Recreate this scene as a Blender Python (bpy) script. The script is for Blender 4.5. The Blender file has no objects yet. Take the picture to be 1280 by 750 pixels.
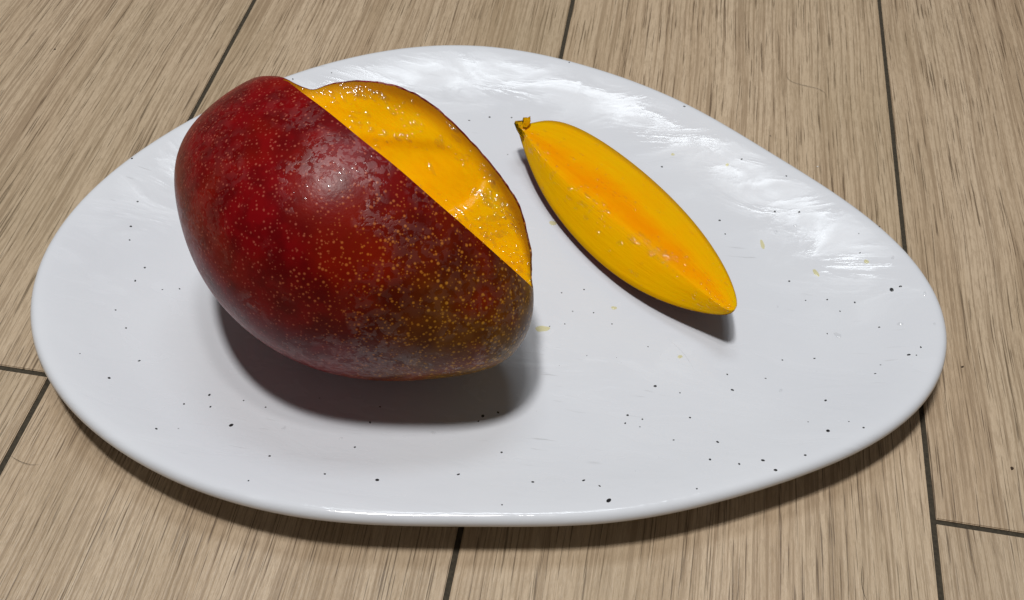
import bpy, bmesh, math, random
import numpy as np
from mathutils import Matrix, Vector

random.seed(7); rng = np.random.default_rng(7)
S = bpy.context.scene
COL = S.collection

# ------------------------------------------------------------------ camera
F_PX, PITCH, YAW, ROLL = 1396.113, 0.716466, 0.109296, 0.0625798
CAM = np.array([0.0308396, -0.207646, 0.314034])
def rz(a): c, s = math.cos(a), math.sin(a); return np.array([[c, -s, 0], [s, c, 0], [0, 0, 1.]])
def rx(a): c, s = math.cos(a), math.sin(a); return np.array([[1., 0, 0], [0, c, -s], [0, s, c]])
RC = rz(YAW) @ rx(PITCH) @ rz(ROLL)
cd = bpy.data.cameras.new('camera'); cam = bpy.data.objects.new('camera', cd); COL.objects.link(cam)
cd.sensor_width = 36; cd.lens = F_PX / 1280 * 36; cd.clip_start = 0.01; cd.clip_end = 50
mw = np.eye(4); mw[:3, :3] = RC; mw[:3, 3] = CAM
cam.matrix_world = Matrix(mw.tolist())
cd.dof.use_dof = True; cd.dof.focus_distance = 0.335; cd.dof.aperture_fstop = 60
S.camera = cam

# ------------------------------------------------------------------ light (an indoor ceiling fixture) and exposure
w = bpy.data.worlds.new('World'); S.world = w; w.use_nodes = True
w.node_tree.nodes['Background'].inputs['Color'].default_value = (1.0, 0.95, 0.88, 1)
w.node_tree.nodes['Background'].inputs['Strength'].default_value = 0.06
def lamp(name, loc, size, power, col, aim=(0, .06, 0)):
    l = bpy.data.lights.new(name, 'AREA'); l.shape = 'RECTANGLE'; l.size, l.size_y = size
    l.energy = power; l.color = col
    o = bpy.data.objects.new(name, l); COL.objects.link(o); o.location = loc
    o.rotation_euler = (Vector(aim) - Vector(loc)).to_track_quat('-Z', 'Y').to_euler()
    return o
lamp('ceiling_lamp', (-0.18, -0.10, 1.75), (0.20, 0.12), 18.0, (1.0, 0.972, 0.94))
lamp('ceiling_lamp_side', (0.00, 0.05, 1.75), (0.14, 0.10), 3.6, (1.0, 0.972, 0.94))
lamp('ceiling_lamp_rear', (-0.06, 0.64, 1.75), (0.66, 0.30), 5.4, (0.90, 0.96, 1.0))
S.view_settings.view_transform = 'Standard'; S.view_settings.look = 'None'
S.view_settings.exposure = 0; S.view_settings.gamma = 1
S.render.engine = 'CYCLES'; S.cycles.transparent_max_bounces = 32

# ------------------------------------------------------------------ helpers
def ray(px):
    px = np.atleast_2d(px).astype(float)
    return np.stack([(px[:, 0] - 640) / F_PX, -(px[:, 1] - 375) / F_PX, -np.ones(len(px))], 1) @ RC.T
def unproj(px, z):
    d = ray(px); t = (np.asarray(z) - CAM[2]) / d[:, 2]; return CAM + d * t[:, None]
def smooth(a, b, x): t = np.clip((np.asarray(x, float) - a) / (b - a), 0, 1); return t * t * (3 - 2 * t)
def link(name, me, mat=None, parent=None):
    o = bpy.data.objects.new(name, me); COL.objects.link(o)
    if mat: me.materials.append(mat)
    if parent: o.parent = parent
    return o
def mesh(name, v, f, sm=True):
    me = bpy.data.meshes.new(name); me.from_pydata([tuple(map(float, p)) for p in v], [], f); me.update()
    if sm: me.shade_smooth()
    return me
def tag(o, label=None, cat=None, group=None, kind=None):
    for k, x in (('label', label), ('category', cat), ('group', group), ('kind', kind)):
        if x: o[k] = x
    return o
def empty(name, loc):
    o = bpy.data.objects.new(name, None); COL.objects.link(o); o.location = loc; o.empty_display_size = .02; return o
def attr(me, name, vals):
    a = me.attributes.new(name, 'FLOAT', 'POINT'); a.data.foreach_set('value', np.asarray(vals, np.float32))

class NT:
    def __init__(s, name):
        s.m = bpy.data.materials.new(name); s.m.use_nodes = True; s.t = s.m.node_tree; s.n = s.t.nodes; s.l = s.t.links
        s.b = s.n['Principled BSDF']
    def node(s, typ, **kw):
        n = s.n.new(typ)
        for k, v in kw.items():
            if k.startswith('_'): setattr(n, k[1:], v)
            else: s.set(n, k, v)
        return n
    def set(s, n, k, v):
        i = n.inputs[int(k[1:])] if k[0] == 'i' and k[1:].isdigit() else n.inputs[k.replace('_', ' ')]
        if isinstance(v, bpy.types.NodeSocket): s.l.new(v, i)
        else: i.default_value = v
    def math(s, op, a, b=0.0, c=None, clamp=False):
        n = s.n.new('ShaderNodeMath'); n.operation = op; n.use_clamp = clamp
        for k, v in enumerate((a, b) if c is None else (a, b, c)): s.set(n, 'i%d' % k, v)
        return n.outputs[0]
    def coord(s, which='Object'): return s.n.new('ShaderNodeTexCoord').outputs[which]
    def mapping(s, vec, scale=(1, 1, 1), loc=(0, 0, 0), rot=(0, 0, 0)):
        n = s.n.new('ShaderNodeMapping'); s.l.new(vec, n.inputs['Vector'])
        n.inputs['Scale'].default_value = scale; n.inputs['Rotation'].default_value = rot
        if isinstance(loc, bpy.types.NodeSocket): s.l.new(loc, n.inputs['Location'])
        else: n.inputs['Location'].default_value = loc
        return n.outputs[0]
    def noise(s, vec, scale, detail=3, rough=.55, dist=0):
        n = s.n.new('ShaderNodeTexNoise'); s.l.new(vec, n.inputs['Vector'])
        n.inputs['Scale'].default_value = scale; n.inputs['Detail'].default_value = detail
        n.inputs['Roughness'].default_value = rough; n.inputs['Distortion'].default_value = dist
        return n.outputs['Fac']
    def ramp(s, fac, stops, interp='LINEAR'):
        n = s.n.new('ShaderNodeValToRGB'); s.l.new(fac, n.inputs[0]); r = n.color_ramp; r.interpolation = interp
        while len(r.elements) < len(stops): r.elements.new(.5)
        for e, (p, c) in zip(r.elements, stops):
            e.position = p; e.color = (c, c, c, 1) if isinstance(c, (int, float)) else (*c, 1)
        return n.outputs[0]
    def mix(s, fac, a, b, mode='MIX'):
        n = s.n.new('ShaderNodeMix'); n.data_type = 'RGBA'; n.blend_type = mode
        for k, v in ((0, fac), (6, a), (7, b)):
            if isinstance(v, bpy.types.NodeSocket): s.l.new(v, n.inputs[k])
            else: n.inputs[k].default_value = v if k == 0 else (*v, 1)
        return n.outputs[2]
    def attr(s, name):
        n = s.n.new('ShaderNodeAttribute'); n.attribute_name = name; return n.outputs['Fac']
    def bump(s, h, strength, dist, normal=None):
        n = s.n.new('ShaderNodeBump'); s.l.new(h, n.inputs['Height']); n.inputs['Strength'].default_value = strength
        n.inputs['Distance'].default_value = dist
        if normal: s.l.new(normal, n.inputs['Normal'])
        return n.outputs[0]
    def out(s, **kw):
        for k, v in kw.items(): s.set(s.b, k, (*v, 1) if isinstance(v, tuple) and len(v) == 3 and k != 'Subsurface_Radius' else v)
        return s.m

# ------------------------------------------------------------------ materials
def mat_tile():
    s = NT('wood_look_porcelain'); oc = s.coord()
    oi = s.n.new('ShaderNodeObjectInfo'); r = oi.outputs['Random']
    cmb = s.n.new('ShaderNodeCombineXYZ'); s.l.new(s.math('MULTIPLY', r, 7.3), cmb.inputs[0]); s.l.new(s.math('MULTIPLY', r, 13.7), cmb.inputs[1])
    s.l.new(s.math('MULTIPLY', r, 3.1), cmb.inputs[2])
    base = s.mapping(oc, (1, 1, 1), cmb.outputs[0])
    # slow sideways drift so that the grain lines are not ruled straight
    wob = s.noise(s.mapping(base, (9, 4, 1)), 1, 2, .5)
    off = s.n.new('ShaderNodeCombineXYZ'); s.l.new(s.math('MULTIPLY', s.math('SUBTRACT', wob, .5), .012), off.inputs[0])
    ad = s.n.new('ShaderNodeVectorMath'); ad.operation = 'ADD'; s.l.new(base, ad.inputs[0]); s.l.new(off.outputs[0], ad.inputs[1])
    v = ad.outputs[0]
    broad = s.noise(s.mapping(v, (46, 1.6, 1)), 1, 3, .6)
    mid = s.noise(s.mapping(v, (330, 4, 1)), 1, 4, .6)
    fine = s.noise(s.mapping(v, (1150, 13, 1)), 1, 4, .6)
    short = s.noise(s.mapping(v, (1500, 210, 1)), 1, 3, .6)
    pores = s.noise(s.mapping(v, (1700, 34, 1)), 1, 2, .5)
    cloud = s.noise(s.mapping(base, (14, 7, 1)), 1, 3, .5)
    c = s.ramp(broad, [(.30, (.475, .348, .222)), (.52, (.555, .424, .285)), (.72, (.62, .485, .338))])
    c = s.mix(s.ramp(mid, [(.38, .32), (.50, 0)]), c, (.33, .228, .136))
    c = s.mix(s.ramp(fine, [(.42, .58), (.48, 0)]), c, (.275, .186, .110))
    c = s.mix(s.ramp(fine, [(.53, 0), (.64, .40)]), c, (.68, .54, .385))
    c = s.mix(s.ramp(short, [(.42, .34), (.51, 0)]), c, (.32, .226, .138))
    c = s.mix(s.ramp(pores, [(.34, .75), (.40, 0)]), c, (.105, .066, .036))
    c = s.mix(s.ramp(cloud, [(.42, 0), (.68, .25)]), c, (.34, .265, .15))
    tone = s.math('MULTIPLY_ADD', r, .12, .94)
    hv = s.n.new('ShaderNodeHueSaturation'); s.l.new(c, hv.inputs['Color']); s.l.new(tone, hv.inputs['Value']); hv.inputs['Saturation'].default_value = .96
    h = s.math('ADD', s.math('MULTIPLY', fine, .7), s.math('MULTIPLY', mid, .5))
    nb = s.bump(s.math('ADD', h, s.math('MULTIPLY', short, .5)), .6, .0007)
    return s.out(Base_Color=hv.outputs[0], Roughness=s.ramp(fine, [(.3, .46), (.7, .32)]), Normal=nb, Specular_IOR_Level=.5)
def mat_grout():
    s = NT('dark_grout'); oc = s.coord(); n = s.noise(oc, 900, 3)
    return s.out(Base_Color=s.ramp(n, [(.3, (.030, .024, .015)), (.7, (.062, .050, .032))]), Roughness=.9, Normal=s.bump(n, .5, .0004))
def mat_glaze():
    s = NT('white_glaze'); oc = s.coord()
    tint = s.noise(oc, 18, 3)
    c = s.ramp(tint, [(.3, (.725, .755, .815)), (.7, (.755, .785, .84))])
    # grey knife marks worn into the glaze
    mk = s.noise(s.mapping(oc, (60, 520, 1), rot=(0, 0, .35)), 1, 2, .5)
    patch = s.noise(s.mapping(oc, (1, 1, 1), (.31, .12, 0)), 26, 2)
    m = s.math('MULTIPLY', s.ramp(mk, [(.66, 0), (.74, .5)]), s.ramp(patch, [(.54, 0), (.64, 1)]))
    c = s.mix(m, c, (.42, .43, .44))
    # pin-prick iron specks
    vo = s.n.new('ShaderNodeTexVoronoi'); vo.feature = 'F1'; s.l.new(s.mapping(oc, (1, 1, .02)), vo.inputs['Vector']); vo.inputs['Scale'].default_value = 110
    pin = s.ramp(vo.outputs['Distance'], [(.022, .75), (.04, 0)])
    sep = s.n.new('ShaderNodeSeparateColor'); s.l.new(vo.outputs['Color'], sep.inputs[0])
    c = s.mix(s.math('MULTIPLY', pin, s.math('GREATER_THAN', sep.outputs[0], .5)), c, (.10, .11, .11))
    # smears of dried water: they scatter the gloss and ripple it
    sm = s.noise(s.mapping(oc, (24, 62, 20), rot=(0, 0, .62)), 1, 3, .55, 1.4)
    sm2 = s.noise(s.mapping(oc, (90, 180, 40), rot=(0, 0, .45)), 1, 4, .6, .8)
    wet = s.math('ADD', s.math('MULTIPLY', sm, .82), s.math('MULTIPLY', sm2, .18))
    ro = s.ramp(wet, [(.38, .34), (.50, .18), (.60, .08)])
    n1 = s.bump(wet, .22, .0016)
    n2 = s.bump(s.noise(oc, 30, 2), .25, .0030, n1)
    return s.out(Base_Color=c, Roughness=ro, Normal=n2, Specular_IOR_Level=.5, IOR=1.5)
def mat_speck():
    s = NT('iron_speck'); return s.out(Base_Color=(.018, .018, .02), Roughness=.3)
def mat_skin():
    s = NT('mango_skin'); oc = s.coord(); u = s.attr('along'); g = s.attr('green')
    big = s.noise(oc, 34, 3); med = s.noise(oc, 110, 3)
    gg = s.math('ADD', g, s.math('MULTIPLY', s.math('SUBTRACT', big, .5), .55))
    c = s.ramp(gg, [(.10, (.200, .0020, .0040)), (.36, (.160, .0036, .0022)), (.56, (.120, .012, .0014)), (.78, (.150, .046, .0026)), (1., (.160, .082, .006))])
    c = s.mix(s.ramp(med, [(.40, .5), (.6, 0)]), c, (.045, .0012, .0015))
    c = s.mix(s.ramp(s.noise(s.mapping(oc, loc=(.3, .1, .7)), 40, 2), [(.5, 0), (.68, .55)]), c, (.25, .010, .001))
    # lenticels: two sizes of pale corky dots, larger and yellower where the skin is green
    def dots(scale, thr, keep):
        vo = s.n.new('ShaderNodeTexVoronoi'); vo.feature = 'F1'; s.l.new(oc, vo.inputs['Vector']); vo.inputs['Scale'].default_value = scale
        sep = s.n.new('ShaderNodeSeparateColor'); s.l.new(vo.outputs['Color'], sep.inputs[0])
        lim = s.math('MULTIPLY_ADD', s.math('MULTIPLY', gg, sep.outputs[1]), .16, thr)
        e = s.math('MULTIPLY', s.math('SUBTRACT', lim, vo.outputs['Distance']), 5.5, clamp=True)
        return s.math('MULTIPLY', e, s.math('GREATER_THAN', sep.outputs[0], keep))
    d1 = dots(540, .25, .05); d2 = dots(820, .25, .15)
    d = s.math('MAXIMUM', d1, s.math('MULTIPLY', d2, .8))
    dc = s.ramp(gg, [(.15, (.62, .17, .11)), (.45, (.72, .23, .03)), (.8, (.66, .32, .025))])
    c = s.mix(s.math('MULTIPLY', d, s.math('MULTIPLY_ADD', g, .15, .45)), c, dc)
    # drying film of water: ragged glossy islands
    fn = s.noise(oc, 430, 3, .55, .4); fm = s.noise(s.mapping(oc, loc=(.9, .2, .4)), 48, 2)
    film = s.math('MULTIPLY', s.ramp(fn, [(.45, 0), (.53, 1)]), s.ramp(fm, [(.43, 0), (.52, 1)]))
    ro = s.math('MULTIPLY_ADD', film, .16, .30)
    h = s.math('ADD', s.math('MULTIPLY', film, .8), s.math('MULTIPLY', d1, .25))
    nb = s.bump(h, .22, .0004)
    nb = s.bump(s.noise(oc, 700, 3), .12, .0005, nb)
    return s.out(Base_Color=c, Roughness=ro, Normal=nb, Specular_IOR_Level=s.math('MULTIPLY_ADD', film, .42, .13), Coat_Weight=.0)
def mat_flesh():
    s = NT('mango_flesh'); oc = s.coord(); rim = s.attr('rim'); deep = s.attr('deep')
    ax = s.n.new('ShaderNodeAttribute'); ax.attribute_name = 'fibre'; fv = ax.outputs['Vector']
    fib = s.noise(s.mapping(fv, (40, 700, 700)), 1, 3, .6); mot = s.noise(oc, 70, 3)
    dd = s.math('ADD', deep, s.math('MULTIPLY', s.math('SUBTRACT', mot, .5), .7))
    c = s.ramp(dd, [(.1, (.86, .46, .0012)), (.5, (.92, .425, .0008)), (.95, (.93, .30, .0004))])
    c = s.mix(s.ramp(fib, [(.36, .16), (.52, 0)]), c, (.72, .25, .001))
    c = s.mix(s.ramp(fib, [(.58, 0), (.74, .25)]), c, (.95, .52, .006))
    c = s.mix(s.ramp(rim, [(.35, 0), (.85, .55), (1., .85)]), c, (.30, .10, .004))
    wl = s.noise(s.mapping(fv, (110, 260, 260)), 1, 3, .6)
    nb = s.bump(s.math('ADD', s.math('MULTIPLY', fib, .5), wl), .25, .0007)
    return s.out(Base_Color=c, Roughness=.55, Normal=nb, Subsurface_Weight=.35, Subsurface_Radius=(1.0, .42, .05), Subsurface_Scale=.004,
                 Specular_IOR_Level=.0, Coat_Weight=.16, Coat_Roughness=.16, Coat_Normal=nb)
def mat_drop(name, col, k):
    s = NT(name); o = s.n['Material Output']; s.n.remove(s.b)
    t = s.n.new('ShaderNodeBsdfTransparent'); t.inputs[0].default_value = (*col, 1)
    g = s.n.new('ShaderNodeBsdfGlossy'); g.inputs['Roughness'].default_value = .10
    m = s.n.new('ShaderNodeMixShader'); m.inputs[0].default_value = k; s.l.new(t.outputs[0], m.inputs[1]); s.l.new(g.outputs[0], m.inputs[2]); s.l.new(m.outputs[0], o.inputs['Surface'])
    return s.m
def mat_plain(name, col, rough): s = NT(name); return s.out(Base_Color=col, Roughness=rough)
M_TILE, M_GROUT, M_GLAZE, M_SPECK, M_SKIN, M_FLESH = mat_tile(), mat_grout(), mat_glaze(), mat_speck(), mat_skin(), mat_flesh()
M_JUICE = mat_drop('mango_juice', (.98, .94, .72), .045); M_WATER = mat_drop('water', (.99, .99, .99), .07)
M_HAIR = mat_plain('dark_hair', (.035, .022, .012), .4); M_CRUMB = mat_plain('dark_crumb', (.045, .022, .010), .7); M_GRAIN = mat_plain('pale_grain', (.8, .79, .76), .25)

# ------------------------------------------------------------------ floor: grout bed with wood-look tiles laid in a one-third bond
TW, TL, J = .15, .90, .0019
floor = link('floor', mesh('floor', [(-.9, -1.1, -.0009), (.9, -1.1, -.0009), (.9, 1.3, -.0009), (-.9, 1.3, -.0009)], [(0, 1, 2, 3)], False), M_GROUT)
tag(floor, 'beige wood-look tiled floor with dark narrow joints', None, None, 'structure')
bm = bmesh.new(); bmesh.ops.create_cube(bm, size=1)
for v_ in bm.verts: v_.co = Vector((v_.co.x * (TW - J), v_.co.y * (TL - J), (v_.co.z - .5) * .008))
bmesh.ops.bevel(bm, geom=[e for e in bm.edges if all(v_.co.z > -.001 for v_ in e.verts)], offset=.0003, segments=2, affect='EDGES')
tile_me = bpy.data.meshes.new('tile'); bm.to_mesh(tile_me); bm.free(); tile_me.materials.append(M_TILE)
yR = unproj([(1168.8, 651.3)], 0)[0, 1]
for k in range(-6, 6):                                    # row k spans x = (k-1)*TW .. k*TW; row -1 is left of the first joint
    j0 = {-1: 0.0, 2: yR}.get(k, ((k + 1) % 3) * -.30 + [.0, .004, -.003][k % 3])
    for n in range(-1, 2):
        t = bpy.data.objects.new('tile', tile_me); COL.objects.link(t); t.parent = floor
        t.location = ((k - .5) * TW, j0 + (n + .5) * TL, -rng.uniform(0, .0002))

# ------------------------------------------------------------------ plate
rim_px = [(346.6,96.6),(382.7,84),(431.9,70),(471,62),(510.6,57),(553,54.3),(589.4,54),(628.7,57),(668,62.8),(710.8,72.7),(760,88.4),(790,97.8),
 (855,125),(920,160),(990,202.5),(1040,238.5),(1093,279),(1130,313),(1157,343),(1173,373),(1182,400),(1183,423),(1178.5,450),(1167,478),(1152,502),
 (1120,532),(1080,560),(1040,580),(980,604),(920,622),(880,631),(779.7,649),(693.8,656.5),(625,659),(565,659),(479,656),(397,647),(327,635.5),
 (261.4,617),(205.4,596),(154,568),(116.7,540),(88.7,507),(66,475.5),(51,440.5),(43.5,400),(42.3,377),(47.3,344.5),(57.6,312),(68,295),(92,264),(132,224),(180,188),(236,148),(272,129)]
P0 = unproj(rim_px, .016)
zz = .016 + .0024 * np.clip((P0[:, 1] - .07) / .09, -1, 1)
P0 = unproj(rim_px, zz)[:, :2]
C0 = (P0.max(0) + P0.min(0)) / 2; P0 = C0 + (P0 - C0) * np.array([1.003, 1.008])
ang = np.unwrap(np.arctan2(P0[:, 1] - C0[1], P0[:, 0] - C0[0])); rad = np.hypot(*(P0 - C0).T)
# smooth closed outline: low-order Fourier series of the radius
A_ = np.concatenate([[np.ones_like(ang)], [f(k * ang) for k in range(1, 8) for f in (np.cos, np.sin)]]).T
co = np.linalg.lstsq(A_, rad, rcond=None)[0]
NA = 288; th = np.linspace(0, 2 * np.pi, NA, endpoint=False)
Rth = np.concatenate([[np.ones_like(th)], [f(k * th) for k in range(1, 8) for f in (np.cos, np.sin)]]).T @ co
RIM = C0 + np.stack([Rth * np.cos(th), Rth * np.sin(th)], 1)
tg = np.roll(RIM, -1, 0) - np.roll(RIM, 1, 0); NRM = np.stack([tg[:, 1], -tg[:, 0]], 1); NRM /= np.linalg.norm(NRM, axis=1)[:, None]
ZP = .0075
TOP = [(0, .0152), (.0004, .0164), (.0011, .0173), (.0022, .0178), (.0036, .0178), (.006, .0173), (.012, .0155), (.017, .0137), (.023, .0117), (.030, .0100), (.038, .0086), (.046, .0078), (.052, .0076)]
BOT = [(.0004, .0140), (.0016, .0128), (.0045, .0116), (.010, .0098), (.020, .0062), (.030, .0032), (.036, .0020), (.038, .0004), (.044, .0002), (.046, .0022), (.052, .0026)]
pd, pz = zip(*TOP)
def plate_z(x, y):
    p = np.array([x, y]); d = np.hypot(*(RIM - p).T).min()
    return float(np.interp(d, pd, pz, right=ZP))
verts, faces, rings = [], [], []
def ring(d, z, s=1.0):
    r = RIM - NRM * d
    if s < 1: cc = r.mean(0); r = cc + (r - cc) * s
    i = len(verts); verts.extend([(a, b, z) for a, b in r]); rings.append(i)
seq = [(.052, .0026, s_) for s_ in (.05, .5)] + [(d, z, 1) for d, z in BOT[::-1]] + [(d, z, 1) for d, z in TOP] + [(.052, ZP + .00008 * s_, s_) for s_ in (.93, .85, .75, .6, .45, .3, .15, .05)]
for d, z, s_ in seq: ring(d, z, s_)
for a, b in zip(rings[:-1], rings[1:]):
    for i in range(NA): j = (i + 1) % NA; faces.append((a + i, a + j, b + j, b + i))
faces.append(tuple(range(NA))[::-1]); faces.append(tuple(rings[-1] + i for i in range(NA)))
plate = link('plate', mesh('plate', verts, faces), M_GLAZE)
tag(plate, 'large white speckled egg-shaped ceramic plate on the wood-look floor', 'plate')
def on_plate(px):
    z = ZP
    for _ in range(12): p = unproj([px], z)[0]; z = .5 * z + .5 * plate_z(p[0], p[1])
    return np.array([p[0], p[1], plate_z(p[0], p[1])])
# iron specks in the glaze, low lens-shaped blisters, (x, y, radius in px of the photograph)
SP = [(165,198,1.6),(172,252,1.5),(163.5,283,1.6),(162,300,1.2),(181,334.5,1.5),(169,351,1.5),(144.5,387.5,1.2),(157.5,410,1.3),(174,451,1.5),(136.5,472.5,1.8),(224.5,361,1.2),(203,362,1),
 (247,397,1.1),(275.5,409,2.2),(273,423,1.5),(261.5,494,1.5),(263,508.5,1.4),(230,505,1.4),(289,531.5,2.6),(262,493,1.2),(195.5,536,1.6),(337,570,1.5),(310.5,601,1.3),(332,509,1.2),(304.5,500.5,1),
 (406,592.5,1.4),(471.5,600,2.4),(573,593,1.7),(627,565.5,1.5),(666,602.5,1.7),(729.5,600.5,1.8),(749.5,607.5,1.4),(761,625.5,3),(627.5,631,1.1),(462.5,528,1.5),(443.5,559,1.4),(603.5,520,2.2),(622.5,515.5,1.6),
 (598,526.5,1.3),(475,508.5,1.2),(586.5,485.5,1.2),(621,491.5,1.6),(553.5,495.5,1),(653,470,1.2),(733.5,444.5,1.3),(698,477,1.4),(699,457,1.2),(770.5,447,1.2),(776.5,453.5,1.2),(810,433.5,2.2),(825,444,1.2),(809,478,1.5),
 (819,482.5,2),(784.5,519,1.6),(803,524,1.2),(781.5,529,1.3),(862.5,522,1.4),(842,550,1.2),(896.5,552,1.3),(887.5,574,1.4),(871,611,1.2),(850,491,1),(874,441.5,1.9),(887,453,1.2),(860,465,1),(765,405,1.2),(742,391,1.2),(730,362,1.3),
 (702,366,1.1),(687,408,1),(706,405,1.1),(938.5,348.5,3.2),(1114.5,362,3),(1125.5,358,1.8),(1136,443.5,2),(1151,434,1.4),(930,415.5,2),(937,430,2.1),(907,446,1.2),(915.5,487.5,1.9),(1018,448,1.3),(1094,467,1.2),(1032,500.5,1.8),(1035,538.5,2.4),
 (1079.5,534.5,1.4),(953.5,575.5,2.3),(969.5,587.5,2),(1006.5,569,1.6),(897,552.5,1.8),(887.5,574.5,1.5),(924,580,1.5),(1099.5,283,1.2),(1075,316,1),(986.5,351.5,1.5),(1007,375.5,1),(1034,374.5,1.3),(1068.5,378,1.4),(1099,409,1.3),(1050,389,1.1),(1034,417,1),
 (999,265,1.6),(968.5,264.5,1.5),(899.5,275.5,1.7),(906.5,292.5,1.2),(927,199,1.4),(983,220,1.2),(827.5,208.5,1.6),(711.5,78,1.2),(855.5,133,1.7),(644.5,206,1.8),(639.5,147,1.3),(612,146.5,1.7),(586.5,150.5,1.3),(963,170,1.2),(366,99,1.5),(414.5,91,1),
 (884,460.5,1.2),(1145.5,444,1),(1061,527,1),(978,450,1.2),(957,473,1.1),(909,468,1.2),(930,441,1),(100,442,1)]
sv, sf = [], []
for (x, y, r_) in SP:
    c = on_plate((x, y)); rr = r_ * .00029; k = len(sv); n_ = 8; e_ = rng.uniform(.75, 1.25); a0 = rng.uniform(0, 6.3)
    ex = plate_z(c[0] + .001, c[1]) - c[2]; ey = plate_z(c[0], c[1] + .001) - c[2]
    def pt(a, q, h):
        dx, dy = rr * q * e_ * math.cos(a), rr * q / e_ * math.sin(a); ca, sa = math.cos(a0), math.sin(a0); X, Y = dx * ca - dy * sa, dx * sa + dy * ca
        return (c[0] + X, c[1] + Y, c[2] + (ex * X + ey * Y) / .001 + h)
    sv += [pt(2 * math.pi * i / n_, 1, -.00002) for i in range(n_)] + [pt(2 * math.pi * i / n_, .8, .00005) for i in range(n_)] + [pt(0, 0, .00007)]
    for i in range(n_):
        j = (i + 1) % n_; sf += [(k + i, k + j, k + n_ + j, k + n_ + i), (k + n_ + i, k + n_ + j, k + 2 * n_)]
sp = link('glaze_specks', mesh('glaze_specks', sv, sf), M_SPECK, plate); tag(sp, kind='stuff')

# ------------------------------------------------------------------ mango (fitted to its outline), a wedge cut out of it
MX, MY, MZ, MAZ, MEL, MA, MB, MC, MRO, MK, MP, MK2, MBY, MBZ, MKY, MKZ = [-0.0471, 0.0374, 0.0528, -0.4017, -0.1874, 0.0631, 0.0497, 0.0449, -0.2854, -0.0088, 0.4205, -0.2464, 0.0021, 0.0005, -0.1521, -0.0441]
def ry(a): c, s = math.cos(a), math.sin(a); return np.array([[c, 0, -s], [0, 1, 0], [s, 0, c]])
MM = rz(MAZ) @ ry(MEL) @ rx(MRO); MO = np.array([MX, MY, MZ])
L2 = lambda p: (np.atleast_2d(p) - MO) @ MM                    # world -> mango frame
def lump(p):        # slow unevenness of the fruit
    return .00035 * (np.sin(95 * p[:, 0] + 1.3 + 40 * p[:, 2]) + np.sin(120 * p[:, 1] - 60 * p[:, 0]) + np.sin(150 * p[:, 2] + 70 * p[:, 1] + 2))
def mango_pts(off, nu, nt):
    uu = np.sin(np.linspace(-.9995, .9995, nu) * math.pi / 2); tt = np.linspace(0, 2 * math.pi, nt, endpoint=False)
    U, T = np.meshgrid(uu, tt, indexing='ij')
    R = (1 - U ** 2 + 1e-12) ** MP * (1 + MK * U + MK2 * U ** 2)
    sc = lambda h: np.stack([MA * U, MB * (1 + MKY * U) * R * np.cos(T) + MBY * (1 - U ** 2), MC * (1 + MKZ * U) * R * np.sin(T) + MBZ * (1 - U ** 2)], -1)
    P = sc(0)
    du = np.gradient(P, axis=0); dt = np.roll(P, -1, 1) - np.roll(P, 1, 1); n = np.cross(dt, du); n /= np.linalg.norm(n, axis=2, keepdims=True) + 1e-15
    if (n[nu // 2] * (P[nu // 2] - P[nu // 2].mean(0))).sum() < 0: n = -n
    P = P.reshape(-1, 3); n = n.reshape(-1, 3)
    return P + n * (lump(P)[:, None] - off)
def implicit(p):    # 0 at the centre line, 1 on the skin
    U = np.clip(p[:, 0] / MA, -.9999, .9999); R = (1 - U ** 2) ** MP * (1 + MK * U + MK2 * U ** 2)
    return np.hypot((p[:, 1] - MBY * (1 - U ** 2)) / MB / (1 + MKY * U), (p[:, 2] - MBZ * (1 - U ** 2)) / MC / (1 + MKZ * U)) / R
nA = np.array([.3538, -.3979, .8465]); cA = nA * .033563 / (nA @ nA)
nB = np.array([.5156, .6894, .5088]); cB = np.array([-.0302, .0326, .0849])
nA = nA / np.linalg.norm(nA) @ MM; nB = nB / np.linalg.norm(nB) @ MM; cA = L2(cA)[0]; cB = L2(cB)[0]
dl = np.cross(nA, nB); dl /= np.linalg.norm(dl)
if dl[0] < 0: dl = -dl
ap = np.linalg.solve(np.array([nA, nB, dl]), np.array([nA @ cA, nB @ cB, dl @ cB]))     # a point on the inner edge of the wedge
da = np.cross(dl, nA); da *= np.sign(da @ nB); db = np.cross(dl, nB); db *= np.sign(db @ nA)
def hitA(px):       # photograph pixel -> coordinates (along, across) on cut face A
    d = ray(px) @ MM; o = (CAM - MO) @ MM; t = ((ap - o) @ nA) / (d @ nA); X = o + d * t[:, None] - ap
    return np.stack([X @ dl, X @ da], 1)
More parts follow.
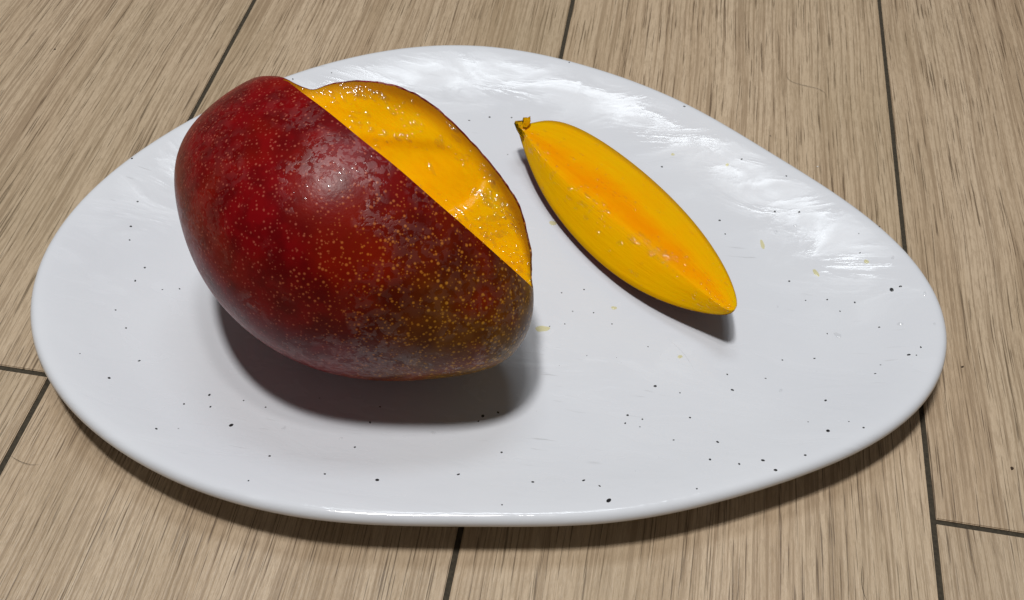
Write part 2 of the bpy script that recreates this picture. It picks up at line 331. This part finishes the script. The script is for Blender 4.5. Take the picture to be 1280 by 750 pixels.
# behind the cut the fruit is fuller at the tip and falls away at the stem shoulder: its rim on cut face A, traced from the photograph
ARC = hitA([(330, 160), (338, 140), (352, 125), (374.5, 114), (405.6, 102.8), (438.4, 99.2), (466.7, 100.8), (493.3, 106), (520, 116), (546.7, 133.3), (573.3, 157.3), (600, 186.7), (626.7, 221.3), (645.3, 248), (656, 274.7), (662, 294), (667, 314.7), (669.5, 336), (667, 352)])
ARC[0, 1] = min(ARC[0, 1], .004)
SG = np.linspace(-.075, .075, 121); AG = np.linspace(.0, .08, 400)
am = []
for sv_ in SG:
    v_ = implicit(ap + dl * sv_ + da * AG[:, None]); am.append(AG[np.argmax(v_ > 1)] if (v_ < 1).any() else 0)
am = np.array(am); at = np.interp(SG, ARC[:, 0], ARC[:, 1])
KG = np.clip(at / np.maximum(am, .004), .5, 1.6)
def warp(P):
    x = P - ap; s_, a_, h_ = x @ dl, x @ da, x @ nA; b_ = (P - cB) @ nB
    k = 1 + (np.interp(s_, SG, KG) - 1) * smooth(-.045, -.012, h_) * smooth(-.002, .010, a_)
    g = 18. * np.clip(-h_, 0, .014) * smooth(-.001, .008, a_) * smooth(-.06, -.025, h_) * smooth(.05, -.01, s_)
    g += 22. * np.clip(-h_, 0, .014) * smooth(-.001, .008, a_) * smooth(-.06, -.025, h_) * smooth(-.01, .03, s_)
    P = P + da * (np.maximum(a_, 0) * (k * (1 - g) - 1))[:, None] - dl * (s_ * g)[:, None]
    # squarer stem shoulder in front of the cut, dropping off behind it
    c_ = L2(np.array([-.0790, .0660, .0870])); d2 = ((P - c_) ** 2).sum(1); o_ = c_[0] / np.linalg.norm(c_)
    return P + o_ * (np.exp(-d2 / (2 * .017 ** 2)) * (.0036 * smooth(.003, -.001, b_) - .0006 * smooth(.0, .004, b_)))[:, None]
def solid(name, off, nu=110, nt=176):
    P = warp(mango_pts(off, nu, nt)); f = [(i * nt + j, i * nt + (j + 1) % nt, (i + 1) * nt + (j + 1) % nt, (i + 1) * nt + j) for i in range(nu - 1) for j in range(nt)]
    f += [tuple(range(nt))[::-1], tuple((nu - 1) * nt + j for j in range(nt))]
    me = mesh(name, P, f); b = bmesh.new(); b.from_mesh(me); bmesh.ops.recalc_face_normals(b, faces=b.faces); b.to_mesh(me); b.free()
    return me
poly = hitA([(452, 170), (478, 175), (515, 177), (552, 182), (588, 200), (610, 222), (603, 240), (585, 258), (560, 272), (500, 250), (440, 200)])
def sd_poly(p, v):
    d = np.full(len(p), 1e9); ins = np.zeros(len(p), bool)
    for i in range(len(v)):
        a, b = v[i], v[(i + 1) % len(v)]; e = b - a; w_ = p - a; t = np.clip((w_ @ e) / (e @ e), 0, 1)
        d = np.minimum(d, np.hypot(*(w_ - t[:, None] * e).T))
        c = ((a[1] > p[:, 1]) != (b[1] > p[:, 1])) & (p[:, 0] < (b[0] - a[0]) * (p[:, 1] - a[1]) / (b[1] - a[1] + 1e-15) + a[0]); ins ^= c
    return np.where(ins, -d, d)
def cutter():
    s_ = np.linspace(-.085, .085, 171); ja = np.linspace(0, .062, 63); jb = np.linspace(.05, .0012, 26)
    V = []; 
    for s in s_:
        fade = smooth(.082, .072, abs(s))
        pa = np.stack([np.full_like(ja, s), ja], 1); sd = sd_poly(pa, poly)
        edge = smooth(.0014, -.0022, sd)
        z = -edge * (.0011 + .045 * np.clip(-sd, 0, .03))                       # flatter knife facet, torn a little deeper
        z += .00050 * np.sin(s * 110 + ja * 40) + .00022 * np.sin(s * 330 - ja * 260 + 1) + .0010 * (ja / .03) * (1 - ja / .05)
        z -= .0022 * smooth(-.020, -.044, s)
        z *= fade * smooth(.061, .052, ja)
        zb = (.00008 * np.sin(s * 210 + jb * 90) + .00025 * np.sin(s * 75 + 2) + .02 * np.clip(-.015 - s, 0, .06)) * fade * smooth(.049, .04, jb)
        V.append(np.concatenate([ap + dl * s + db * jb[:, None] + nB * zb[:, None], ap + dl * s + da * ja[:, None] + nA * z[:, None],
                                 [ap + dl * s + da * .062 + db * .05]]))
    n = len(V[0]); f = []
    for i in range(len(s_) - 1):
        for j in range(n): k = (j + 1) % n; f.append((i * n + j, i * n + k, (i + 1) * n + k, (i + 1) * n + j))
    f += [tuple(range(n))[::-1], tuple((len(s_) - 1) * n + j for j in range(n))]
    me = mesh('cutter', np.concatenate(V), f, False); b = bmesh.new(); b.from_mesh(me)
    bmesh.ops.triangulate(b, faces=[q_ for q_ in b.faces if len(q_.verts) > 4]); bmesh.ops.recalc_face_normals(b, faces=b.faces); b.to_mesh(me); b.free()
    return me
def boolean(me, *cuts):
    o = bpy.data.objects.new('work', me); COL.objects.link(o); tmp = []
    for c in cuts:
        co_ = bpy.data.objects.new('work_cut', c); COL.objects.link(co_); tmp.append(co_)
        m = o.modifiers.new('cut', 'BOOLEAN'); m.operation = 'DIFFERENCE'; m.solver = 'EXACT'; m.object = co_
    dg = bpy.context.evaluated_depsgraph_get(); dg.update()
    r = bpy.data.meshes.new_from_object(o.evaluated_get(dg))
    for x in [o] + tmp: bpy.data.objects.remove(x)
    return r
cut = cutter()
skin_me = boolean(solid('skin', 0), cut, solid('inner', .00045)); skin_me.name = 'skin'
flesh_me = boolean(solid('flesh', .00050), cut); flesh_me.name = 'flesh'
def co_of(me): a = np.empty(len(me.vertices) * 3, np.float32); me.vertices.foreach_get('co', a); return a.reshape(-1, 3).astype(float)
mango = empty('mango', (MX, MY, ZP)); 
tag(mango, 'large red-green mango with a wedge cut out, lying on the white plate', 'mango')
fr = np.eye(4); fr[:3, :3] = MM; fr[:3, 3] = MO - np.array([MX, MY, ZP])
def place(o): o.parent = mango; o.matrix_local = Matrix(fr.tolist())
for me in (skin_me, flesh_me): me.shade_smooth(); me.set_sharp_from_angle(angle=math.radians(38)); me.materials.clear()
p = co_of(skin_me); attr(skin_me, 'along', p[:, 0] / MA)
wz = p @ MM.T + MO
attr(skin_me, 'green', np.clip(.10 + .45 * smooth(-.2, .95, p[:, 0] / MA) + .55 * smooth(.2, 1.0, p[:, 0] / MA) * smooth(.075, .03, wz[:, 2]) + .12 * smooth(.045, .075, wz[:, 2]) * smooth(-.3, .5, p[:, 0] / MA), 0, 1))
place(link('skin', skin_me, M_SKIN))
p = co_of(flesh_me); r_ = implicit(p); q2 = np.stack([(p - ap) @ dl, (p - ap) @ da], 1)
attr(flesh_me, 'rim', smooth(.80, .985, r_)); attr(flesh_me, 'deep', .25 + .35 * smooth(.002, -.004, sd_poly(q2, poly)) * smooth(-.01, .03, q2[:, 0]) + .25 * smooth(.85, .97, r_))
a = flesh_me.attributes.new('fibre', 'FLOAT_VECTOR', 'POINT'); a.data.foreach_set('vector', p.astype(np.float32).ravel())
place(link('flesh', flesh_me, M_FLESH))
def beads(pts, nrm, along, rad):
    """low irregular domes of juice standing on a cut face, joined into one skin of wetness"""
    v, f = [], []; na = 9
    for p_, n_, r0 in zip(pts, nrm, rad):
        ax_ = along - n_ * (along @ n_); ax_ /= np.linalg.norm(ax_); ay = np.cross(n_, ax_); el = rng.uniform(.9, 2.6); h0 = r0 * rng.uniform(.14, .27); ph = rng.uniform(0, 6.3, 2); tw = rng.normal(0, .35); k = len(v)
        X_ = ax_ * math.cos(tw) + ay * math.sin(tw); Y_ = np.cross(n_, X_)
        for q_, hh in ((1, -.00004 / h0), (.78, .52), (.45, .86)):
            for j_ in range(na):
                a_ = 2 * math.pi * j_ / na; w_ = 1 + .22 * math.sin(2 * a_ + ph[0]) + .15 * math.sin(3 * a_ + ph[1])
                v.append(p_ + X_ * (r0 * el * q_ * w_ * math.cos(a_)) + Y_ * (r0 * q_ * w_ * math.sin(a_)) + n_ * (h0 * hh))
        v.append(p_ + n_ * h0)
        for i_ in range(2):
            for j_ in range(na): m_ = (j_ + 1) % na; f.append((k + i_ * na + j_, k + i_ * na + m_, k + (i_ + 1) * na + m_, k + (i_ + 1) * na + j_))
        f += [(k + 2 * na + j_, k + 2 * na + (j_ + 1) % na, k + 3 * na) for j_ in range(na)]
    return mesh('juice_beads', v, f)
def sample_faces(me, keep, n):
    c = np.empty(len(me.polygons) * 3, np.float32); me.polygons.foreach_get('center', c); c = c.reshape(-1, 3).astype(float)
    m = np.empty(len(me.polygons) * 3, np.float32); me.polygons.foreach_get('normal', m); m = m.reshape(-1, 3).astype(float)
    ar = np.empty(len(me.polygons), np.float32); me.polygons.foreach_get('area', ar)
    w_ = ar * keep(c, m); idx = rng.choice(len(c), n, p=w_ / w_.sum()); return c[idx], m[idx]
def patchy(c, k, seed):     # clustered density
    g_ = np.random.default_rng(seed); q_ = np.zeros(len(c))
    for _ in range(6): d_ = g_.normal(0, 1, 3); q_ += np.sin(c @ d_ * k + g_.uniform(0, 6))
    return np.exp(.42 * q_)
def wetA(c, m):
    q_ = np.stack([(c - ap) @ dl, (c - ap) @ da], 1); sd = sd_poly(q_, poly)
    return (m @ nA > .75) * (implicit(c) < .965) * (patchy(c, 260, 3) * (.25 + 3.6 * smooth(.014, .030, q_[:, 0]) + 2.0 * smooth(.004, 0, np.abs(sd)) + 1.6 * smooth(.82, .93, implicit(c))) * (1 - .85 * smooth(0, -.003, sd)) + .05)
c_, m_ = sample_faces(flesh_me, wetA, 420)
bd = link('juice_beads', beads(c_, m_, dl, rng.gamma(2.2, .00015, len(c_)) + .00016), M_WATER); place(bd); tag(bd, kind='stuff')
# beads of washing water left on the skin: where it dried unevenly on top, and drips underneath
def to_px(c): v_ = (c @ MM.T + MO - CAM) @ RC; return np.stack([640 + F_PX * v_[:, 0] / -v_[:, 2], 375 - F_PX * v_[:, 1] / -v_[:, 2]], 1)
def wetK(c, m):
    q_ = to_px(c); w_ = np.zeros(len(c)); f_ = ((m @ MM.T) * (CAM - MO - c @ MM.T)).sum(1) > 0
    for x, y, sx, sy, k in ((442, 212, 16, 14, 3.), (392, 198, 20, 12, 1.6), (400, 238, 34, 10, .7), (560, 462, 50, 7, 1.0), (300, 400, 20, 14, .3)):
        w_ += k * np.exp(-((q_[:, 0] - x) / sx) ** 2 - ((q_[:, 1] - y) / sy) ** 2)
    return f_ * w_ * (implicit(c) > .9) * ((c - ap) @ nB < -.001)
c_, m_ = sample_faces(skin_me, wetK, 150)
bd = link('water_beads', beads(c_, m_, dl, rng.gamma(2.2, .00011, len(c_)) + .00012), M_WATER); place(bd); tag(bd, kind='stuff')
# ------------------------------------------------------------------ mango slice, lofted from its three edges
Lpx = [(646,159),(653,182),(664,212),(678,242),(694,267),(716,295),(742,322),(772,346),(806,367),(842,382),(874,391),(900,394),(917,389)]
Gpx = [(651,160),(662,176),(676,194),(694,213),(716,232),(742,252),(770,275),(798,298),(828,322),(858,347),(884,370),(904,385),(919,387)]
Rpx = [(655,155),(670,153),(690,152),(714,157),(742,171),(774,192),(806,217),(838,247),(866,277),(890,308),(908,340),(918,364),(921,383)]
ts = np.linspace(-1, 1, 13)
def edge(px, ze1, ze2, mid, pw):
    z = (ze1 + (ze2 - ze1) * (ts + 1) / 2) - mid * (1 - np.abs(ts) ** pw); return unproj(px, z)
eL = edge(Lpx, .0235, .0262, .0128, 2.1); eG = edge(Gpx, .0240, .0265, .0020, 2); eR = edge(Rpx, .0238, .0265, .0114, 2.1)
NS = 130; tn = np.linspace(-1, 1, NS)
def resample(e):
    # smooth cubic least-squares fit of the traced edge
    V = np.vander(ts, 8); c = np.linalg.lstsq(V, e, rcond=None)[0]; return np.vander(tn, 8) @ c
eL, eG, eR = resample(eL), resample(eG), resample(eR)
sag = .0046 * (1 - tn ** 2) ** .8 + .0003
NF, NB_ = 14, 22
def bez(i, k, off=0.0):
    a, b = eL[i], eR[i]; c = (a + b) / 2 + np.array([0, 0, -2 * sag[i]])
    return (1 - k) ** 2 * a + 2 * k * (1 - k) * c + k * k * b + np.array([0, 0, -off * (.35 + .65 * 4 * k * (1 - k))])
base = np.array([eG[NS // 2][0], eG[NS // 2][1], ZP])
low = min(bez(i, .5, .0007)[2] for i in range(NS)); lift = np.array([0, 0, ZP + .0001 - low])
V, rim_, deep_, fib_ = [], [], [], []
for i in range(NS):
    row = []
    wv = (1 - tn[i] ** 2)
    for k in range(NF):
        q_ = k / NF; pnt = eL[i] * (1 - q_) + eG[i] * q_ + np.array([0, 0, wv * (.0007 * math.sin(math.pi * q_) - .0005 * math.exp(-((1 - q_) * 7) ** 2))]); row.append((pnt, 1 - q_, .12 + .25 * q_ ** 3))
    for k in range(NF + 7):
        q_ = k / (NF + 6); pnt = eG[i] * (1 - q_) + eR[i] * q_ + np.array([0, 0, wv * (.0012 * math.sin(math.pi * q_) - .0005 * math.exp(-(q_ * 9) ** 2))])
        row.append((pnt, q_, .30 + .62 * math.exp(-((q_ - .22) / .26) ** 2)))
    for k in range(1, NB_): row.append((bez(i, 1 - k / NB_), 1, .1))
    V += [r[0] for r in row]; rim_ += [max(smooth(.80, 1, r[1]) * .85, smooth(.90, 1, abs(tn[i])) * .55 * (1 if tn[i] < 0 else .5)) for r in row]; deep_ += [r[2] * (.6 + .4 * wv) for r in row]; fib_ += [(tn[i] * .06, r[1] * .03, r[2] * .02) for r in row]
n = len(V) // NS
def loft_faces(n):
    f = [(i * n + j, i * n + (j + 1) % n, (i + 1) * n + (j + 1) % n, (i + 1) * n + j) for i in range(NS - 1) for j in range(n)]
    return f + [tuple(range(n))[::-1], tuple((NS - 1) * n + j for j in range(n))]
def fix(me, ang=32):
    b = bmesh.new(); b.from_mesh(me); bmesh.ops.recalc_face_normals(b, faces=b.faces); b.to_mesh(me); b.free(); me.shade_smooth(); me.set_sharp_from_angle(angle=math.radians(ang)); return me
slc = empty('mango_slice', base); tag(slc, 'yellow-orange mango wedge with thin skin beneath, lying on the white plate', 'mango slice')
me = fix(mesh('flesh', np.array(V) - base + lift, loft_faces(n)), 62)
attr(me, 'rim', rim_); attr(me, 'deep', deep_); a = me.attributes.new('fibre', 'FLOAT_VECTOR', 'POINT'); a.data.foreach_set('vector', np.array(fib_, np.float32).ravel())
link('flesh', me, M_FLESH, slc)
rel = lambda c: np.interp((c + base - lift) @ (eG[-1] - eG[0]) / np.linalg.norm(eG[-1] - eG[0]), eG @ (eG[-1] - eG[0]) / np.linalg.norm(eG[-1] - eG[0]), np.arange(NS))
def wetS(c, m):
    g_ = eG[rel(c).round().astype(int)] - base + lift; d_ = np.linalg.norm(c - g_, axis=1); t_ = rel(c) / NS
    return (m[:, 2] > .3) * patchy(c, 240, 5) * (2.2 * smooth(.006, .001, d_) + .5 * smooth(.02, .008, d_) + 1.6 * smooth(.86, .96, t_) + .12)
c_, m_ = sample_faces(me, wetS, 300)
sd_ = eG[-1] - eG[0]; bd = link('juice_beads', beads(c_, m_, sd_ / np.linalg.norm(sd_), rng.gamma(2.2, .00013, len(c_)) + .00014), M_WATER, slc); tag(bd, kind='stuff')
V = []
for i in range(NS):
    V += [bez(i, k / NB_, .00003) for k in range(NB_ + 1)] + [bez(i, k / NB_, .0008) for k in range(NB_, -1, -1)]
n = len(V) // NS
me = fix(mesh('skin', np.array(V) - base + lift, loft_faces(n))); t_ = np.repeat(tn, n)
attr(me, 'along', t_); attr(me, 'green', np.clip(.45 + .3 * t_, 0, 1)); link('skin', me, M_SKIN, slc)
# torn scrap of flesh left standing at the stem end
def scrap(pts, z0, thick):
    fr_ = unproj(pts, z0); bk = fr_ + np.array([.0002, thick, 0]); k = len(pts)
    me = mesh('flesh_scrap', np.concatenate([fr_, bk]) - base + lift, [tuple(range(k)), tuple(range(2 * k - 1, k - 1, -1))] + [(i, i + k, (i + 1) % k + k, (i + 1) % k) for i in range(k)], False)
    b = bmesh.new(); b.from_mesh(me); bmesh.ops.recalc_face_normals(b, faces=b.faces); bmesh.ops.bevel(b, geom=b.edges[:], offset=.00018, segments=2, affect='EDGES'); b.to_mesh(me); b.free(); me.shade_smooth()
    attr(me, 'rim', [.2] * len(me.vertices)); attr(me, 'deep', [.1] * len(me.vertices)); a = me.attributes.new('fibre', 'FLOAT_VECTOR', 'POINT'); a.data.foreach_set('vector', co_of(me).astype(np.float32).ravel())
    link('flesh_scrap', me, M_FLESH, slc)
scrap([(642, 155), (652, 154.5), (653, 160), (655, 172), (650, 172), (645, 163)], .0236, .0018)
scrap([(652.5, 150), (657, 151), (662, 148.5), (662.5, 156), (658, 162), (653, 161)], .0242, .0016)

# ------------------------------------------------------------------ drops on the plate, hairs and crumbs on the floor
def dome(name, c, rx_, ry_, h, rot, mat, wob=.12):
    nr, na = 6, 20; v = []; f = []; ph = rng.uniform(0, 6.3, 3)
    for i in range(nr):
        t = i / (nr - 1) * math.pi / 2; q_ = math.cos(t); z = h * math.sin(t)
        for j in range(na):
            a_ = 2 * math.pi * j / na; k = 1 + wob * (math.sin(2 * a_ + ph[0]) + .6 * math.sin(3 * a_ + ph[1]) + .4 * math.sin(5 * a_ + ph[2]))
            X, Y = rx_ * q_ * k * math.cos(a_), ry_ * q_ * k * math.sin(a_)
            v.append((X * math.cos(rot) - Y * math.sin(rot), X * math.sin(rot) + Y * math.cos(rot), z))
    f = [(i * na + j, i * na + (j + 1) % na, (i + 1) * na + (j + 1) % na, (i + 1) * na + j) for i in range(nr - 2) for j in range(na)]
    v = v[:(nr - 1) * na] + [(0, 0, h)]; f += [((nr - 2) * na + j, (nr - 2) * na + (j + 1) % na, (nr - 1) * na) for j in range(na)]; f.append(tuple(range(na))[::-1])
    me = mesh(name, v, f); o = link(name, me, mat); o.location = c
    gx = (plate_z(c[0] + .001, c[1]) - plate_z(c[0] - .001, c[1])) / .002; gy = (plate_z(c[0], c[1] + .001) - plate_z(c[0], c[1] - .001)) / .002
    if c[2] > .004: o.rotation_euler = Vector((-gx, -gy, 1)).to_track_quat('Z', 'Y').to_euler() if abs(gx) + abs(gy) > 1e-4 else (0, 0, 0)
    return o
MMP = .000222
for (x, y, a_, b_, r, lab) in [(691, 279, 7, 5, -.6, 'yellow juice drop at the edge of the mango slice'), (767.5, 385, 4.5, 4, 0, 'small yellow juice drop between the mango and the slice tip'),
        (850, 446, 4, 3.5, .3, 'small yellow juice drop beside the faint curved juice streak'), (678, 411, 13, 8, .3, 'flat yellow juice smear beside the blunt end of the cut mango'),
        (953, 306, 11, 3.5, -.75, 'long juice streak past the tip of the mango slice'), (1020, 341, 9, 3.5, -.25, 'short juice streak near two black specks on the plate'),
        (1083, 327, 4, 4, 0, 'round pale juice drop close to the floor joint side of the plate'), (841, 193, 3, 3, 0, 'pale juice drop on the plate behind the mango slice'), (909, 206, 3, 3, 0, 'pale juice drop on the plate behind the mango slice')]:
    o = dome('juice_drop', on_plate((x, y)) + np.array([0, 0, -.00001]), a_ * MMP, b_ * MMP, .00028 if max(a_, b_) < 8 else .00009, r, M_JUICE)
    tag(o, lab, 'juice drop', 'juice drops on the plate')
for (x, y, a_) in [(355, 535, 4), (542, 541, 4), (426, 548, 3), (970, 290, 4), (994, 282, 4), (1116, 322, 4), (1156, 367, 4), (1047, 419, 7), (1125, 405, 5), (1168, 405, 3), (972, 383.5, 2.5), (976, 488, 4), (745, 250, 0)]:
    if a_: tag(dome('water_drop', on_plate((x, y)) + np.array([0, 0, -.00001]), a_ * MMP, a_ * .7 * MMP, .0003, rng.uniform(0, 3), M_WATER), 'tiny clear water drop in front of the mango shadow' if x < 600 else 'tiny clear water drop among the smears behind the slice tip' if y < 300 else 'wide flat clear water drop midway between slice tip and narrow rim' if a_ == 7 else 'clear water speck close beside the slice tip' if a_ == 2.5 else 'clear water drop ringed on the plate in front of the slice tip' if y > 480 else 'tiny clear water drop along the rim at the narrow plate end', 'water drop', 'water drops on the plate')
def strand(name, pts, r0, mat, label, cat, group=None, z0=.0003, fz=None):
    p3 = [unproj([p_], z0)[0] if fz is None else on_plate(p_) + np.array([0, 0, z0]) for p_ in pts]; p3 = np.array(p3)
    t = np.linspace(0, len(p3) - 1, 8 * len(p3)); t0 = np.arange(len(p3)); V = np.vander(t0 / (len(p3) - 1), min(4, len(p3))); c = np.linalg.lstsq(V, p3, rcond=None)[0]
    q_ = np.vander(t / (len(p3) - 1), min(4, len(p3))) @ c; v = []; f = []; m_ = 5
    for i, x in enumerate(q_):
        tg_ = q_[min(i + 1, len(q_) - 1)] - q_[max(i - 1, 0)]; tg_ /= np.linalg.norm(tg_); sd_ = np.cross(tg_, [0, 0, 1]); sd_ /= np.linalg.norm(sd_); up = np.cross(sd_, tg_)
        rr = r0 * (.35 + .65 * math.sin(math.pi * min(1, (i + 1) / len(q_))))
        v += [x + rr * (math.cos(2 * math.pi * j / m_) * sd_ + math.sin(2 * math.pi * j / m_) * up) for j in range(m_)]
    f = [(i * m_ + j, i * m_ + (j + 1) % m_, (i + 1) * m_ + (j + 1) % m_, (i + 1) * m_ + j) for i in range(len(q_) - 1) for j in range(m_)]
    o = link(name, mesh(name, v, f), mat); tag(o, label, cat, group); return o
strand('hair', [(984, 90), (987, 100), (998, 106), (1018, 107), (1026, 115), (1033, 122)], .00007, M_HAIR, 'fine dark curled hair on the floor behind the plate', 'hair', 'hairs on the floor')
strand('hair', [(14, 570), (24, 576), (36, 580), (49, 580)], .00006, M_HAIR, 'short dark hair beside the corner joint of the floor tiles', 'hair', 'hairs on the floor')
strand('hair', [(1078, 708), (1077, 722), (1079, 738), (1084, 750)], .00006, M_HAIR, 'thin hair along the grain in front of the plate', 'hair', 'hairs on the floor')
strand('juice_streak', [(826, 418), (844, 432), (858, 446), (867, 462), (869, 472)], .00030, M_WATER, 'faint curved clear streak on the plate in front of the slice', 'juice streak', None, -.00012, 1)
for (x, y, a_, mt, lab) in [(1265, 585.5, 3, M_CRUMB, 'dark brown crumb on the tile beside the end joint beyond the narrow plate end'), (1203, 458.5, 2.2, M_CRUMB, 'tiny dark crumb beside the narrow end of the plate'), (1022, 208.5, 2, M_GRAIN, 'tiny shiny white grain on the floor behind the plate'),
        (68.5, 61.5, 1.8, M_CRUMB, 'tiny dark crumb on the tile behind the mango')]:
    o = dome('crumb', unproj([(x, y)], 0)[0], a_ * MMP, a_ * .75 * MMP, a_ * .8 * MMP, .5, mt, .2); tag(o, lab, 'crumb')
